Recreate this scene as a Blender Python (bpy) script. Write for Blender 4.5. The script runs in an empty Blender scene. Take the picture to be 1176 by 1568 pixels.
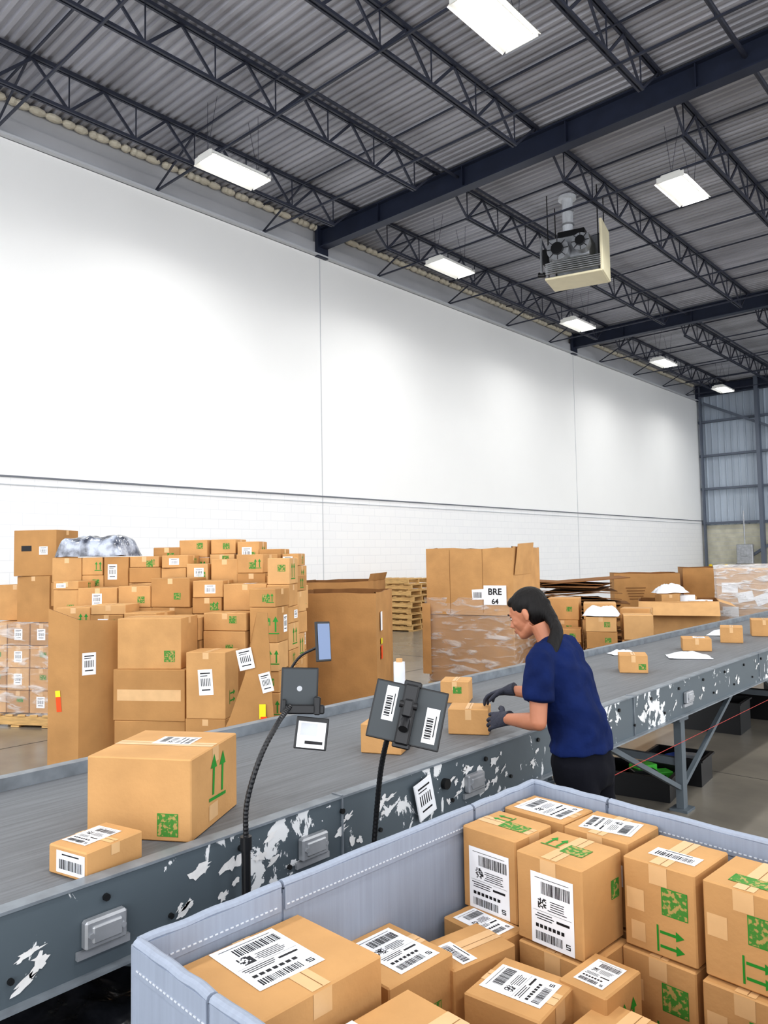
import bpy, bmesh, math, random
from mathutils import Vector, Matrix, Euler, noise as mnoise
V=Vector
scene=bpy.context.scene
try:
    scene.view_settings.view_transform='Standard'
    scene.view_settings.look='Medium High Contrast'
except Exception: pass
try: scene.view_settings.exposure=0.0
except Exception: pass

# ------------------------------------------------------------------ materials
def s2l(c):
    return tuple(((x/255)/12.92 if x/255<=.04045 else ((x/255+.055)/1.055)**2.4) for x in c)
def mat(name,rgb,rough=.6,metal=0.,var=.0,vscale=5.,stretch=(1,1,1),bump=0.,bscale=40.,coat=0.,rgb2=None,spec=.5,ramp=(.32,.68)):
    m=bpy.data.materials.new(name); m.use_nodes=True
    nt=m.node_tree; b=nt.nodes['Principled BSDF']
    c=s2l(rgb)+(1,)
    b.inputs['Base Color'].default_value=c
    b.inputs['Roughness'].default_value=rough
    b.inputs['Metallic'].default_value=metal
    b.inputs['Specular IOR Level'].default_value=spec
    if coat: b.inputs['Coat Weight'].default_value=coat
    tc=nt.nodes.new('ShaderNodeTexCoord'); mp=nt.nodes.new('ShaderNodeMapping')
    mp.inputs['Scale'].default_value=stretch
    nt.links.new(tc.outputs['Object'],mp.inputs['Vector'])
    if var>0 or rgb2:
        n=nt.nodes.new('ShaderNodeTexNoise'); n.inputs['Scale'].default_value=vscale; n.inputs['Detail'].default_value=5
        nt.links.new(mp.outputs[0],n.inputs['Vector'])
        r=nt.nodes.new('ShaderNodeValToRGB')
        c2=s2l(rgb2) if rgb2 else tuple(x*(1-var) for x in c[:3])
        c1=c[:3] if rgb2 else tuple(min(1,x*(1+var)) for x in c[:3])
        r.color_ramp.elements[0].position=ramp[0]; r.color_ramp.elements[1].position=ramp[1]
        r.color_ramp.elements[0].color=tuple(c2)+(1,); r.color_ramp.elements[1].color=tuple(c1)+(1,)
        nt.links.new(n.outputs['Fac'],r.inputs[0]); nt.links.new(r.outputs[0],b.inputs['Base Color'])
    if bump>0:
        n2=nt.nodes.new('ShaderNodeTexNoise'); n2.inputs['Scale'].default_value=bscale
        nt.links.new(mp.outputs[0],n2.inputs['Vector'])
        bp=nt.nodes.new('ShaderNodeBump'); bp.inputs['Strength'].default_value=bump; bp.inputs['Distance'].default_value=.01
        nt.links.new(n2.outputs['Fac'],bp.inputs['Height']); nt.links.new(bp.outputs[0],b.inputs['Normal'])
    return m
def chipped(name,base,chip,scale,th,stretch):
    m=bpy.data.materials.new(name); m.use_nodes=True; nt=m.node_tree; b=nt.nodes['Principled BSDF']
    b.inputs['Roughness'].default_value=.45
    tc=nt.nodes.new('ShaderNodeTexCoord'); mp=nt.nodes.new('ShaderNodeMapping'); mp.inputs['Scale'].default_value=stretch; mp.inputs['Rotation'].default_value=(.35,0,0)
    nt.links.new(tc.outputs['Object'],mp.inputs[0])
    n=nt.nodes.new('ShaderNodeTexNoise'); n.inputs['Scale'].default_value=scale; n.inputs['Detail'].default_value=5; n.inputs['Roughness'].default_value=.62
    n.inputs['Distortion'].default_value=.5
    big=nt.nodes.new('ShaderNodeTexNoise'); big.inputs['Scale'].default_value=2.1; big.inputs['Detail'].default_value=1
    nt.links.new(mp.outputs[0],n.inputs['Vector']); nt.links.new(tc.outputs['Object'],big.inputs['Vector'])
    ad=nt.nodes.new('ShaderNodeMath'); ad.operation='MULTIPLY_ADD'; ad.inputs[1].default_value=.7
    nt.links.new(big.outputs['Fac'],ad.inputs[0]); nt.links.new(n.outputs['Fac'],ad.inputs[2])
    r=nt.nodes.new('ShaderNodeValToRGB'); r.color_ramp.elements[0].position=th; r.color_ramp.elements[1].position=th+.012
    r.color_ramp.elements[0].color=s2l(base)+(1,); r.color_ramp.elements[1].color=s2l(chip)+(1,)
    nt.links.new(ad.outputs[0],r.inputs[0]); nt.links.new(r.outputs[0],b.inputs['Base Color'])
    return m
M_card =mat('cardboard',(194,151,102),.75,var=.09,vscale=5,bump=.1,bscale=60,spec=.25)
M_card2=mat('cardboard_tan',(178,136,89),.78,var=.1,vscale=4,bump=.1,bscale=50,spec=.25)
M_card3=mat('cardboard_kraft',(202,161,113),.75,var=.07,vscale=6,spec=.25)
M_cardd=mat('cardboard_dark_kraft',(134,96,62),.85,var=.15,vscale=5,spec=.2)  # darker brown board, for flattened sheets and carton insides
M_tape=mat('kraft_tape',(214,176,130),.35,var=.05,vscale=14)
M_lab=mat('label_paper',(242,244,248),.5,var=.015)
M_ink=mat('label_ink',(24,24,28),.6)
M_grn=mat('green_print',(38,138,46),.6)
M_gpat=mat('green_printed_block',(70,132,52),.7,vscale=75,rgb2=(176,150,92),ramp=(.43,.5))
M_edge=mat('corrugated_edge',(134,96,58),.9)
M_ora=mat('fluorescent_sticker',(240,80,20),.5)
M_yel=mat('yellow_sticker',(235,225,40),.5)
BOXM=[M_card,M_tape,M_lab,M_ink,M_gpat,M_grn,M_card2,M_card3,M_cardd,M_edge,M_ora,M_yel]
M_paint=mat('dark_steel_paint',(42,49,68),.45,var=.12,vscale=3)
M_joist=mat('joist_paint',(54,58,72),.5,var=.15,vscale=4)
M_deck=mat('galvanised_deck',(164,165,173),.45,metal=.15,var=.25,vscale=.8,stretch=(.25,2.2,1))
M_white=mat('white_enamel',(232,232,228),.4)
M_cream=mat('cream_panel',(230,222,192),.45,var=.03)
M_flue=mat('flue_metal',(214,218,224),.35,var=.12,vscale=12,stretch=(1,1,.4))
M_galv=mat('galvanised_steel',(172,175,180),.38,metal=.5,var=.15,vscale=9)
M_dark=mat('black_rubber',(22,23,25),.5,var=.1)
M_blackp=mat('black_plastic',(26,27,30),.35)
M_conv=chipped('chipped_grey_paint',(86,96,103),(228,230,232),17,.955,(1,.75,.55))
M_convd=mat('grey_frame_paint',(92,101,108),.5,var=.12)
M_rail=mat('worn_rail_edge',(128,135,142),.4,metal=.2,var=.2,vscale=12)
M_belt=mat('conveyor_belt_rubber',(108,111,115),.6,var=.16,vscale=9,stretch=(9,.25,1),bump=.25,bscale=60)
M_bin=mat('corrugated_plastic_bluegrey',(146,155,171),.5,var=.05,vscale=3,stretch=(30,30,1),bump=.05,bscale=30)
M_thread=mat('stitch_thread',(205,210,218),.6)
M_wood=mat('pallet_wood',(202,166,112),.8,var=.2,vscale=6,stretch=(1,8,8))
M_glass=mat('tablet_screen',(40,48,66),.12)
M_screenb=mat('lit_phone_screen',(112,132,168),.2)
M_polyb=mat('white_poly_mailer',(222,226,234),.35,var=.05,vscale=10,bump=.5,bscale=14)
M_blk=mat('black_poly_bag',(48,50,56),.25,var=.4,vscale=14,bump=.8,bscale=18)
M_bundle=mat('silver_plastic_bundle',(176,184,200),.14,vscale=7,rgb2=(62,66,78),bump=.6,bscale=26,coat=.7,ramp=(.4,.6))
M_red=mat('red_cord',(170,60,55),.6)
M_blue=mat('blue_tote',(40,70,150),.5)
M_skin=mat('skin',(178,120,92),.5,var=.04,vscale=8)
M_shirt=mat('navy_scrub_fabric',(18,34,78),.9,var=.22,vscale=7,bump=.5,bscale=24,spec=.2)
M_pants=mat('black_trouser_fabric',(18,19,27),.9,var=.1,bump=.3,bscale=20,spec=.2)
M_hair=mat('black_hair',(13,10,10),.55,var=.35,vscale=60,stretch=(1,1,.12),bump=.5,bscale=90,spec=.3)
M_glove=mat('grey_work_glove',(54,56,68),.8,var=.15,vscale=25,bump=.3,bscale=80)
M_eyew=mat('eye_white',(225,218,212),.35); M_eyed=mat('eye_iris',(34,20,14),.3); M_lip=mat('lips',(150,76,70),.5)
M_foam=mat('spray_foam',(214,208,192),.9,var=.06,bump=1.,bscale=8)
M_yelpaint=mat('yellow_paint',(225,195,40),.5)
M_greenp=mat('green_plastic',(70,180,60),.5)

def wrap_mat():
    m=bpy.data.materials.new('stretch_wrap_film'); m.use_nodes=True; nt=m.node_tree
    b=nt.nodes['Principled BSDF']; b.inputs['Base Color'].default_value=(.85,.87,.9,1); b.inputs['Roughness'].default_value=.12
    tr=nt.nodes.new('ShaderNodeBsdfTransparent'); mx=nt.nodes.new('ShaderNodeMixShader')
    tc=nt.nodes.new('ShaderNodeTexCoord'); mp=nt.nodes.new('ShaderNodeMapping'); mp.inputs['Scale'].default_value=(1.0,1.0,4); mp.inputs['Rotation'].default_value=(.45,.3,0)
    n=nt.nodes.new('ShaderNodeTexNoise'); n.inputs['Scale'].default_value=3.4; n.inputs['Detail'].default_value=8; n.inputs['Distortion'].default_value=.9
    r=nt.nodes.new('ShaderNodeValToRGB'); r.color_ramp.elements[0].position=.5; r.color_ramp.elements[1].position=.7
    r.color_ramp.elements[0].color=(.12,.12,.12,1); r.color_ramp.elements[1].color=(.6,.6,.6,1)
    nt.links.new(tc.outputs['Object'],mp.inputs[0]); nt.links.new(mp.outputs[0],n.inputs['Vector']); nt.links.new(n.outputs['Fac'],r.inputs[0])
    nt.links.new(r.outputs[0],mx.inputs[0]); nt.links.new(tr.outputs[0],mx.inputs[1]); nt.links.new(b.outputs[0],mx.inputs[2])
    bp=nt.nodes.new('ShaderNodeBump'); bp.inputs['Strength'].default_value=.9; bp.inputs['Distance'].default_value=.03
    nt.links.new(n.outputs['Fac'],bp.inputs['Height']); nt.links.new(bp.outputs[0],b.inputs['Normal'])
    nt.links.new(mx.outputs[0],nt.nodes['Material Output'].inputs[0]); return m
M_wrap=wrap_mat()

# ------------------------------------------------------------------ mesh builder
class MB:
    def __init__(s): s.v=[];s.f=[];s.m=[]
    def poly(s,pts,mi=0):
        i=len(s.v); s.v+= [tuple(p) for p in pts]; s.f.append(tuple(range(i,i+len(pts)))); s.m.append(mi)
    def box(s,M,c,d,mi=0,bev=0.):
        hx,hy,hz=d[0]/2,d[1]/2,d[2]/2; c=V(c)
        if bev<=0:
            co=[M@(c+V((x*hx,y*hy,z*hz))) for x in(-1,1) for y in(-1,1) for z in(-1,1)]
            i=len(s.v); s.v+=[tuple(p) for p in co]
            for f in((0,1,3,2),(4,6,7,5),(0,4,5,1),(2,3,7,6),(0,2,6,4),(1,5,7,3)):
                s.f.append(tuple(i+k for k in f)); s.m.append(mi)
        else:
            b=min(bev,hx*.4,hy*.4,hz*.4); H=(hx,hy,hz); idx={}
            for sx in(-1,1):
                for sy in(-1,1):
                    for sz in(-1,1):
                        S=(sx,sy,sz)
                        for a in range(3):
                            p=[S[k]*(H[k]-(0 if k==a else b)) for k in range(3)]
                            idx[(sx,sy,sz,a)]=len(s.v); s.v.append(tuple(M@(c+V(p))))
            def add(l): s.f.append(tuple(l)); s.m.append(mi)
            for a in range(3):
                o=[k for k in range(3) if k!=a]
                for sg in(-1,1):
                    l=[]
                    for (p,q) in((-1,-1),(1,-1),(1,1),(-1,1)):
                        S=[0,0,0];S[a]=sg;S[o[0]]=p;S[o[1]]=q; l.append(idx[(*S,a)])
                    add(l)
                for p in(-1,1):
                    for q in(-1,1):
                        A=[0,0,0];B=[0,0,0];A[a]=-1;B[a]=1
                        for X in(A,B): X[o[0]]=p;X[o[1]]=q
                        add([idx[(*A,o[0])],idx[(*B,o[0])],idx[(*B,o[1])],idx[(*A,o[1])]])
            for sx in(-1,1):
                for sy in(-1,1):
                    for sz in(-1,1): add([idx[(sx,sy,sz,k)] for k in range(3)])
    def beam(s,p,q,w,t,mi=0,up=V((0,0,1))):
        p=V(p);q=V(q);d=(q-p);L=d.length;d.normalize()
        a=d.cross(up)
        if a.length<1e-3: a=d.cross(V((1,0,0)))
        a.normalize(); b=a.cross(d)
        M=Matrix((( *a,),( *d,),( *b,))).transposed().to_4x4(); M.translation=(p+q)/2
        s.box(M,(0,0,0),(w,L,t),mi)
    def tube(s,P,ra,rb=None,hint=(0,0,1),n=14,mi=0,cap=True):
        P=[V(p) for p in P]; rb=rb or ra; hint=V(hint); st=len(s.v)
        for k,p in enumerate(P):
            t=(P[min(k+1,len(P)-1)]-P[max(k-1,0)]).normalized()
            a=hint-t*hint.dot(t)
            if a.length<1e-3: a=V((1,.01,0))-t*t.x
            a.normalize(); b=t.cross(a)
            for j in range(n):
                th=2*math.pi*j/n
                s.v.append(tuple(p+a*ra[k]*math.cos(th)+b*rb[k]*math.sin(th)))
        for k in range(len(P)-1):
            for j in range(n):
                j2=(j+1)%n
                s.f.append((st+k*n+j,st+k*n+j2,st+(k+1)*n+j2,st+(k+1)*n+j)); s.m.append(mi)
        if cap:
            s.f.append(tuple(st+j for j in range(n))[::-1]); s.m.append(mi)
            s.f.append(tuple(st+(len(P)-1)*n+j for j in range(n))); s.m.append(mi)
    def cyl(s,p,q,r,n=16,mi=0,r2=None): s.tube([p,q],[r,r2 if r2 else r],n=n,mi=mi,hint=(.13,.27,.9) if abs(V(q).x-V(p).x)+abs(V(q).y-V(p).y)>1e-4 else (1,0,0))
    def ell(s,c,r,M=None,mi=0,nu=20,nv=12):
        M=M or Matrix.Identity(4); c=V(c); st=len(s.v)
        for i in range(1,nv):
            ph=math.pi*i/nv
            for j in range(nu):
                th=2*math.pi*j/nu
                s.v.append(tuple(M@(c+V((r[0]*math.sin(ph)*math.cos(th),r[1]*math.sin(ph)*math.sin(th),r[2]*math.cos(ph))))))
        top=len(s.v); s.v.append(tuple(M@(c+V((0,0,r[2]))))); bot=len(s.v); s.v.append(tuple(M@(c-V((0,0,r[2])))))
        for i in range(nv-2):
            for j in range(nu):
                j2=(j+1)%nu; s.f.append((st+i*nu+j,st+(i+1)*nu+j,st+(i+1)*nu+j2,st+i*nu+j2)); s.m.append(mi)
        for j in range(nu):
            j2=(j+1)%nu
            s.f.append((top,st+j,st+j2)); s.m.append(mi)
            s.f.append((bot,st+(nv-2)*nu+j2,st+(nv-2)*nu+j)); s.m.append(mi)
    def obj(s,name,mats,parent=None,smooth=False,recalc=True):
        me=bpy.data.meshes.new(name)
        me.from_pydata(s.v,[],s.f)
        for m in mats: me.materials.append(m)
        me.polygons.foreach_set('material_index',s.m)
        if recalc:
            bm=bmesh.new(); bm.from_mesh(me); bmesh.ops.recalc_face_normals(bm,faces=bm.faces); bm.to_mesh(me); bm.free()
        if smooth: me.polygons.foreach_set('use_smooth',[True]*len(me.polygons))
        me.update()
        o=bpy.data.objects.new(name,me); scene.collection.objects.link(o)
        if parent: o.parent=parent
        return o
I4=Matrix.Identity(4)
def TR(x,y,z,phi=0.): return Matrix.Translation((x,y,z))@Matrix.Rotation(math.radians(phi),4,'Z')
def empty(name,loc=(0,0,0)):
    e=bpy.data.objects.new(name,None); e.location=loc; e.empty_display_size=.1; scene.collection.objects.link(e); return e

# ------------------------------------------------------------------ cartons
def frame(s,which):
    w,d,h=s
    return {'L':(V((0,-d/2,h/2)),V((1,0,0)),V((0,0,1)),V((0,-1,0)),w,h),
            'R':(V((w/2,0,h/2)),V((0,1,0)),V((0,0,1)),V((1,0,0)),d,h),
            'B':(V((0,d/2,h/2)),V((-1,0,0)),V((0,0,1)),V((0,1,0)),w,h),
            'T':(V((0,0,h)),V((1,0,0)),V((0,1,0)),V((0,0,1)),w,d)}[which]
def frect(mb,M,fr,cx,cy,sx,sy,ang,off,mi,base=(0,0),bang=0.):
    o,ux,uy,n,_,_=fr
    ca,sa=math.cos(ang),math.sin(ang)
    pts=[]
    for a,b in((-1,-1),(1,-1),(1,1),(-1,1)):
        x=a*sx/2+cx;y=b*sy/2+cy
        X=base[0]+x*ca-y*sa; Y=base[1]+x*sa+y*ca
        pts.append(M@(o+ux*X+uy*Y+n*off))
    mb.poly(pts,mi)
def label(mb,M,fr,cx,cy,lw,lh,ang=0.,det=2,seed=0):
    r=random.Random(seed*31+5); off=.0012
    if lh<lw*.8 and det>1 and lh>.075:
        return label(mb,M,fr,cx,cy,lh,lw,ang+math.pi/2,det,seed)
    R=lambda x,y,w,h,mi=3,o=.0018: frect(mb,M,fr,x,y,w,h,ang,o,mi,base=(cx,cy))
    R(0,0,lw,lh,2,off)
    if lh<lw*.8:
        x=-lw*.4
        while x<lw*.4:
            w=r.choice((.012,.018,.03))*lw; R(x+w/2,-lh*.1,w,lh*.45); x+=w+r.choice((.014,.024))*lw*(1 if det>1 else 2)
        R(0,lh*.35,lw*.6,lh*.06); 
        return
    if det<2:
        for k in range(6): R(-lw*.3+k*lw*.12,lh*.0,lw*.05,lh*.3)
        R(0,lh*.35,lw*.7,lh*.05); R(-lw*.1,lh*.25,lw*.5,lh*.03); R(0,-lh*.3,lw*.6,lh*.05); return
    x=-lw*.25
    while x<lw*.42:
        w=r.choice((.008,.014,.022))*lw; R(x+w/2,lh*.30,w,lh*.17); x+=w+r.choice((.010,.018))*lw
    q=lw*.2/8
    for i in range(8):
        for j in range(8):
            if r.random()<.55: R(-lw*.32+i*q,lh*.02+j*q,q*.95,q*.95)
    for k in range(5): R(lw*.12,lh*.14-k*lh*.032,lw*r.uniform(.3,.5),lh*.011)
    R(0,lh*.43,lw*.8,lh*.008)
    R(0,-lh*.03,lw*.9,lh*.004)
    for k in range(3): R(-lw*.18,-lh*.07-k*lh*.035,lw*r.uniform(.35,.5),lh*.013)
    R(lw*.25,-lh*.11,lw*.3,lh*.035)
    for k in range(7): R(-lw*.36+k*lw*.1,-lh*.24,lw*.07,lh*.05)
    x=-lw*.4
    while x<lw*.22:
        w=r.choice((.008,.014,.022))*lw; R(x+w/2,-lh*.38,w,lh*.12); x+=w+r.choice((.010,.018))*lw
    for (a,b,c,d) in((0,.03,.1,.014),(0,0,.1,.014),(0,-.03,.1,.014),(-.043,.015,.018,.03),(.043,-.015,.018,.03)): R(lw*(.36+a),lh*(-.39+b),lw*c,lh*d)
def arrows(mb,M,fr,cx,cy,s,ang=0.,mi=5):
    o,ux,uy,n,_,_=fr; ca,sa=math.cos(ang),math.sin(ang)
    def P(x,y): return M@(o+ux*(cx+x*ca-y*sa)+uy*(cy+x*sa+y*ca)+n*.0014)
    for dx in(-.24*s,.24*s):
        mb.poly([P(dx-.05*s,-.38*s),P(dx+.05*s,-.38*s),P(dx+.05*s,.2*s),P(dx-.05*s,.2*s)],mi)
        mb.poly([P(dx-.17*s,.2*s),P(dx+.17*s,.2*s),P(dx,.5*s)],mi)
    mb.poly([P(-.45*s,-.5*s),P(.45*s,-.5*s),P(.45*s,-.43*s),P(-.45*s,-.43*s)],mi)
def gpatch(mb,M,fr,cx,cy,a,b):
    frect(mb,M,fr,cx,cy,a,b,0,.0011,4)
    if a>.035:
        for sx in(-1,1):
            frect(mb,M,fr,cx+sx*a*.49,cy,a*.03,b,0,.0013,5)
            frect(mb,M,fr,cx,cy+sx*b*.49,a,b*.03,0,.0013,5)
def carton(mb,M,s,mi=0,tape='y',decor=(),bev=.004,drop=.05,tw=.05):
    w,d,h=s
    mb.box(M,(0,0,h/2),s,mi,bev)
    if tape:
        T=frame(s,'T')
        if tape=='y':
            frect(mb,M,T,0,0,tw,d-.006,0,.0008,1)
            for fc in('L','B'):
                F=frame(s,fc); frect(mb,M,F,0,h/2-drop/2-.003,tw,drop,0,.0008,1)
            frect(mb,M,T,tw*.1,0,.0022,d-.01,0,.001,9)
        else:
            frect(mb,M,T,0,0,w-.006,tw,0,.0008,1)
            F=frame(s,'R'); frect(mb,M,F,0,h/2-drop/2-.003,tw,drop,0,.0008,1)
            frect(mb,M,T,0,tw*.1,w-.01,.0022,0,.001,9)
    for dc in decor:
        k=dc[0]; F=frame(s,dc[1]); W,H=F[4],F[5]
        if k=='lab': label(mb,M,F,dc[2]*W,dc[3]*H,dc[4],dc[5],math.radians(dc[6]) if len(dc)>6 else 0,dc[7] if len(dc)>7 else 2,seed=int(abs(w*d*1e5)))
        elif k=='pat': gpatch(mb,M,F,dc[2]*W,dc[3]*H,dc[4],dc[5])
        elif k=='arr': arrows(mb,M,F,dc[2]*W,dc[3]*H,dc[4],math.radians(dc[5]) if len(dc)>5 else 0)
        elif k=='tap': frect(mb,M,F,dc[2]*W,dc[3]*H,dc[4],dc[5],0,.001,1)
        elif k=='stk': frect(mb,M,F,dc[2]*W,dc[3]*H,dc[4],dc[5],0,.0013,dc[6])
def carton_obj(name,x,y,z,phi,s,**k):
    mb=MB(); carton(mb,TR(0,0,0,0),s,**k)
    o=mb.obj(name,BOXM); o.location=(x,y,z); o.rotation_euler=(0,0,math.radians(phi)); return o

# ------------------------------------------------------------------ room shell
WX=-13.2; YE=37.7; DZ=9.80
mb=MB(); mb.box(I4,(.5,15,-.1),(27.6,46,.2))
M_floor=mat('polished_concrete',(152,146,134),.22,var=.18,vscale=.9,rgb2=(114,110,103),bump=.03,bscale=6)
for y in range(-6,38,4): mb.box(I4,(.5,y+.3,.0008),(27.4,.012,.0016),1)
for x in range(-11,14,4): mb.box(I4,(x-.6,15,.0008),(.012,45.8,.0016),1)
mb.obj('floor',[M_floor,mat('floor_saw_cut',(84,80,74),.8)])
def brick_mat():
    m=mat('painted_block',(238,240,243),.6); nt=m.node_tree; b=nt.nodes['Principled BSDF']
    tc=nt.nodes.new('ShaderNodeTexCoord'); sp=nt.nodes.new('ShaderNodeSeparateXYZ'); cb=nt.nodes.new('ShaderNodeCombineXYZ')
    nt.links.new(tc.outputs['Object'],sp.inputs[0]); nt.links.new(sp.outputs['Y'],cb.inputs['X']); nt.links.new(sp.outputs['Z'],cb.inputs['Y'])
    br=nt.nodes.new('ShaderNodeTexBrick'); br.inputs['Scale'].default_value=1.0; br.inputs['Brick Width'].default_value=.4; br.inputs['Row Height'].default_value=.2
    br.inputs['Mortar Size'].default_value=.005; br.inputs['Color1'].default_value=s2l((238,239,240))+(1,); br.inputs['Color2'].default_value=s2l((236,237,239))+(1,); br.inputs['Mortar'].default_value=s2l((223,225,228))+(1,)
    nt.links.new(cb.outputs[0],br.inputs['Vector']); nt.links.new(br.outputs['Color'],b.inputs['Base Color'])
    return m
M_block=brick_mat()
M_wall=mat('white_wall_paint',(241,242,242),.6,var=.01,vscale=.6)
M_wallt=mat('wall_top_grey',(188,190,195),.7,var=.06,vscale=1)  # grey with the shade under the deck painted in; also used for block joints
mb=MB()
mb.box(I4,(WX-.15,15,1.6),(.3,46,3.2),1)
mb.box(I4,(WX-.15,15,6.12),(.3,46,5.84),0)
mb.box(I4,(WX-.2,15,9.5),(.24,46,.92),2)  # upper band coloured grey in place of shade below the roof
mb.obj('wall_left',[M_wall,M_block,M_wallt])
mb=MB()
for y in(-.2,12.38,25.0): mb.box(I4,(WX+.004,y,4.5),(.008,.022,9.0))
mb.obj('trim_1',[mat('joint_sealant',(200,202,206),.7)])
mb=MB(); mb.box(I4,(WX+.012,15,3.22),(.03,45.4,.03)); mb.box(I4,(WX+.008,15,3.08),(.016,45.4,.018),1)
mb.obj('trim_2',[mat('groove_line',(112,116,124),.7),mat('conduit_line',(184,188,194),.5)])
mb=MB(); mb.box(I4,(WX+.06,15,9.07),(.12,45.4,.04)); mb.box(I4,(WX-.02,15,9.25),(.05,45.4,.3),1)  # second box is a flat grey panel standing in for shadow
r=random.Random(3); y=-7
while y<37:
    l=r.uniform(.12,.3); mb.ell((WX+.02,y,DZ-.06),(.09,l*.6,.07),mi=2,nu=8,nv=6); y+=l
mb.obj('trim_3',[mat('ledger_grey',(196,199,204),.6),M_wallt,M_foam])
M_corr=mat('blue_grey_metal_siding',(176,187,200),.5,metal=.1,var=.12,vscale=.5,stretch=(3,1,.4))
M_cblk=mat('unpainted_block',(200,198,182),.8,var=.12,vscale=3)
mb=MB(); x=WX
prof=[]
while x<14:
    prof+= [(x,0),(x+.2,0),(x+.23,-.04),(x+.27,-.04)]; x+=.3
for a,b in zip(prof[:-1],prof[1:]):
    mb.poly([(a[0],YE+a[1],3.0),(b[0],YE+b[1],3.0),(b[0],YE+b[1],DZ),(a[0],YE+a[1],DZ)],0)
mb.box(I4,(.4,YE+.06,1.5),(27.2,.3,3.0),1)
for z in range(1,15): mb.box(I4,(.4,YE-.092,z*.2),(27.2,.006,.012),2)
mb.obj('wall_far',[M_corr,M_cblk,M_wallt])
mb=MB()
for z in(3.1,4.75,6.35,8.0,9.3): mb.box(I4,(.4,YE-.2,z),(27.2,.18,.1),0)
for x in(-10.45,-6,-1.5,3): mb.box(I4,(x,YE-.42,DZ/2),(.16,.3,DZ),0)
mb.box(I4,(-13.05,YE-.3,DZ/2),(.08,.2,DZ),0)
mb.beam((-12.9,YE-.35,8.9),(-6.,YE-.35,5.4),.12,.12,0); mb.beam((-12.9,YE-.35,.3),(-6,YE-.35,4.7),.12,.12,0)
mb.obj('wall_girts_and_bracing',[mat('girt_paint',(100,108,122),.5)])
mb=MB(); y=-8.0; prof=[]
while y<YE+.1:
    prof+=[(y,0),(y+.062,0),(y+.085,.045),(y+.142,.045)]; y+=.165
for a,b in zip(prof[:-1],prof[1:]):
    mb.poly([(WX-.1,a[0],DZ+a[1]),(14.2,a[0],DZ+a[1]),(14.2,b[0],DZ+b[1]),(WX-.1,b[0],DZ+b[1])],0)
mb.obj('ceiling',[M_deck],recalc=False)
GY=[-.2,12.4,25.0,37.35]
def girder(y):
    m=MB(); L=27.2; cx=.5
    m.box(I4,(cx,0,9.265),(L,.24,.03)); m.box(I4,(cx,0,9.715),(L,.24,.03)); m.box(I4,(cx,0,9.49),(L,.04,.45))
    x=WX+2
    while x<13: m.box(I4,(x,0,9.49),(.02,.2,.43)); x+=2.35
    m.box(I4,(WX+.06,0,9.4),(.1,.34,.75))
    o=m.obj('roof_girder',[M_paint]); o.location=(0,y,0)
for y in GY: girder(y)
def joist_mesh(L):
    m=MB(); b=.85
    for dx in(-.032,.032):
        m.box(I4,(dx,L/2,DZ-.035),(.04,L-.1,.06)); m.box(I4,(dx,L/2,9.13),(.035,L-2*b,.05))
    n=9; st=(L-2*b)/n
    m.beam((0,.15,DZ-.06),(0,b,9.13),.035,.035); m.beam((0,L-.15,DZ-.06),(0,L-b,9.13),.035,.035)
    for k in range(n):
        y0=b+k*st;y1=y0+st;ym=(y0+y1)/2
        m.beam((0,y0,9.13),(0,ym,DZ-.06),.03,.045); m.beam((0,ym,DZ-.06),(0,y1,9.13),.03,.045)
        m.beam((0,y0,9.13),(0,y0,DZ-.06),.018,.018)
    m.beam((0,L-b,9.13),(0,L-b,DZ-.06),.018,.018)
    return m.obj('roof_joist',[M_joist])
proto={}
bays=[(-.2,12.4),(12.4,25.0),(25.0,37.35)]
for (a,b) in bays:
    L=round(b-a-.1,2)
    for i in range(11):
        x=-11.8+2.36*i
        if L not in proto: o=joist_mesh(L); proto[L]=o
        else:
            o=bpy.data.objects.new('roof_joist',proto[L].data); scene.collection.objects.link(o)
        o.location=(x,a+.05,0)
mb=MB()
for (a,b) in bays:
    for t in(2.,5.05,8.1,11.1):
        y=a+t+ (0 if t<11 else -.3)
        mb.beam((WX,y,9.1),(13,y,9.1),.035,.035); mb.beam((WX,y,9.74),(13,y,9.74),.03,.03)
        mb.beam((WX,y,9.1),(-11.8,y,9.74),.03,.03)
mb.obj('roof_bridging',[M_joist])
mb=MB(); mb.cyl((-9.0,-5,9.55),(-9.0,37,9.55),.03); mb.cyl((-3.4,-5,9.5),(-3.4,37,9.5),.04)
for y in range(2,36,3): mb.cyl((-3.4,y,9.5),(-3.4,y,9.38),.012,n=8)
mb.cyl((-3.4,14,9.5),(12,14,9.5),.03)
mb.obj('sprinkler_pipe',[M_joist])

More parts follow.
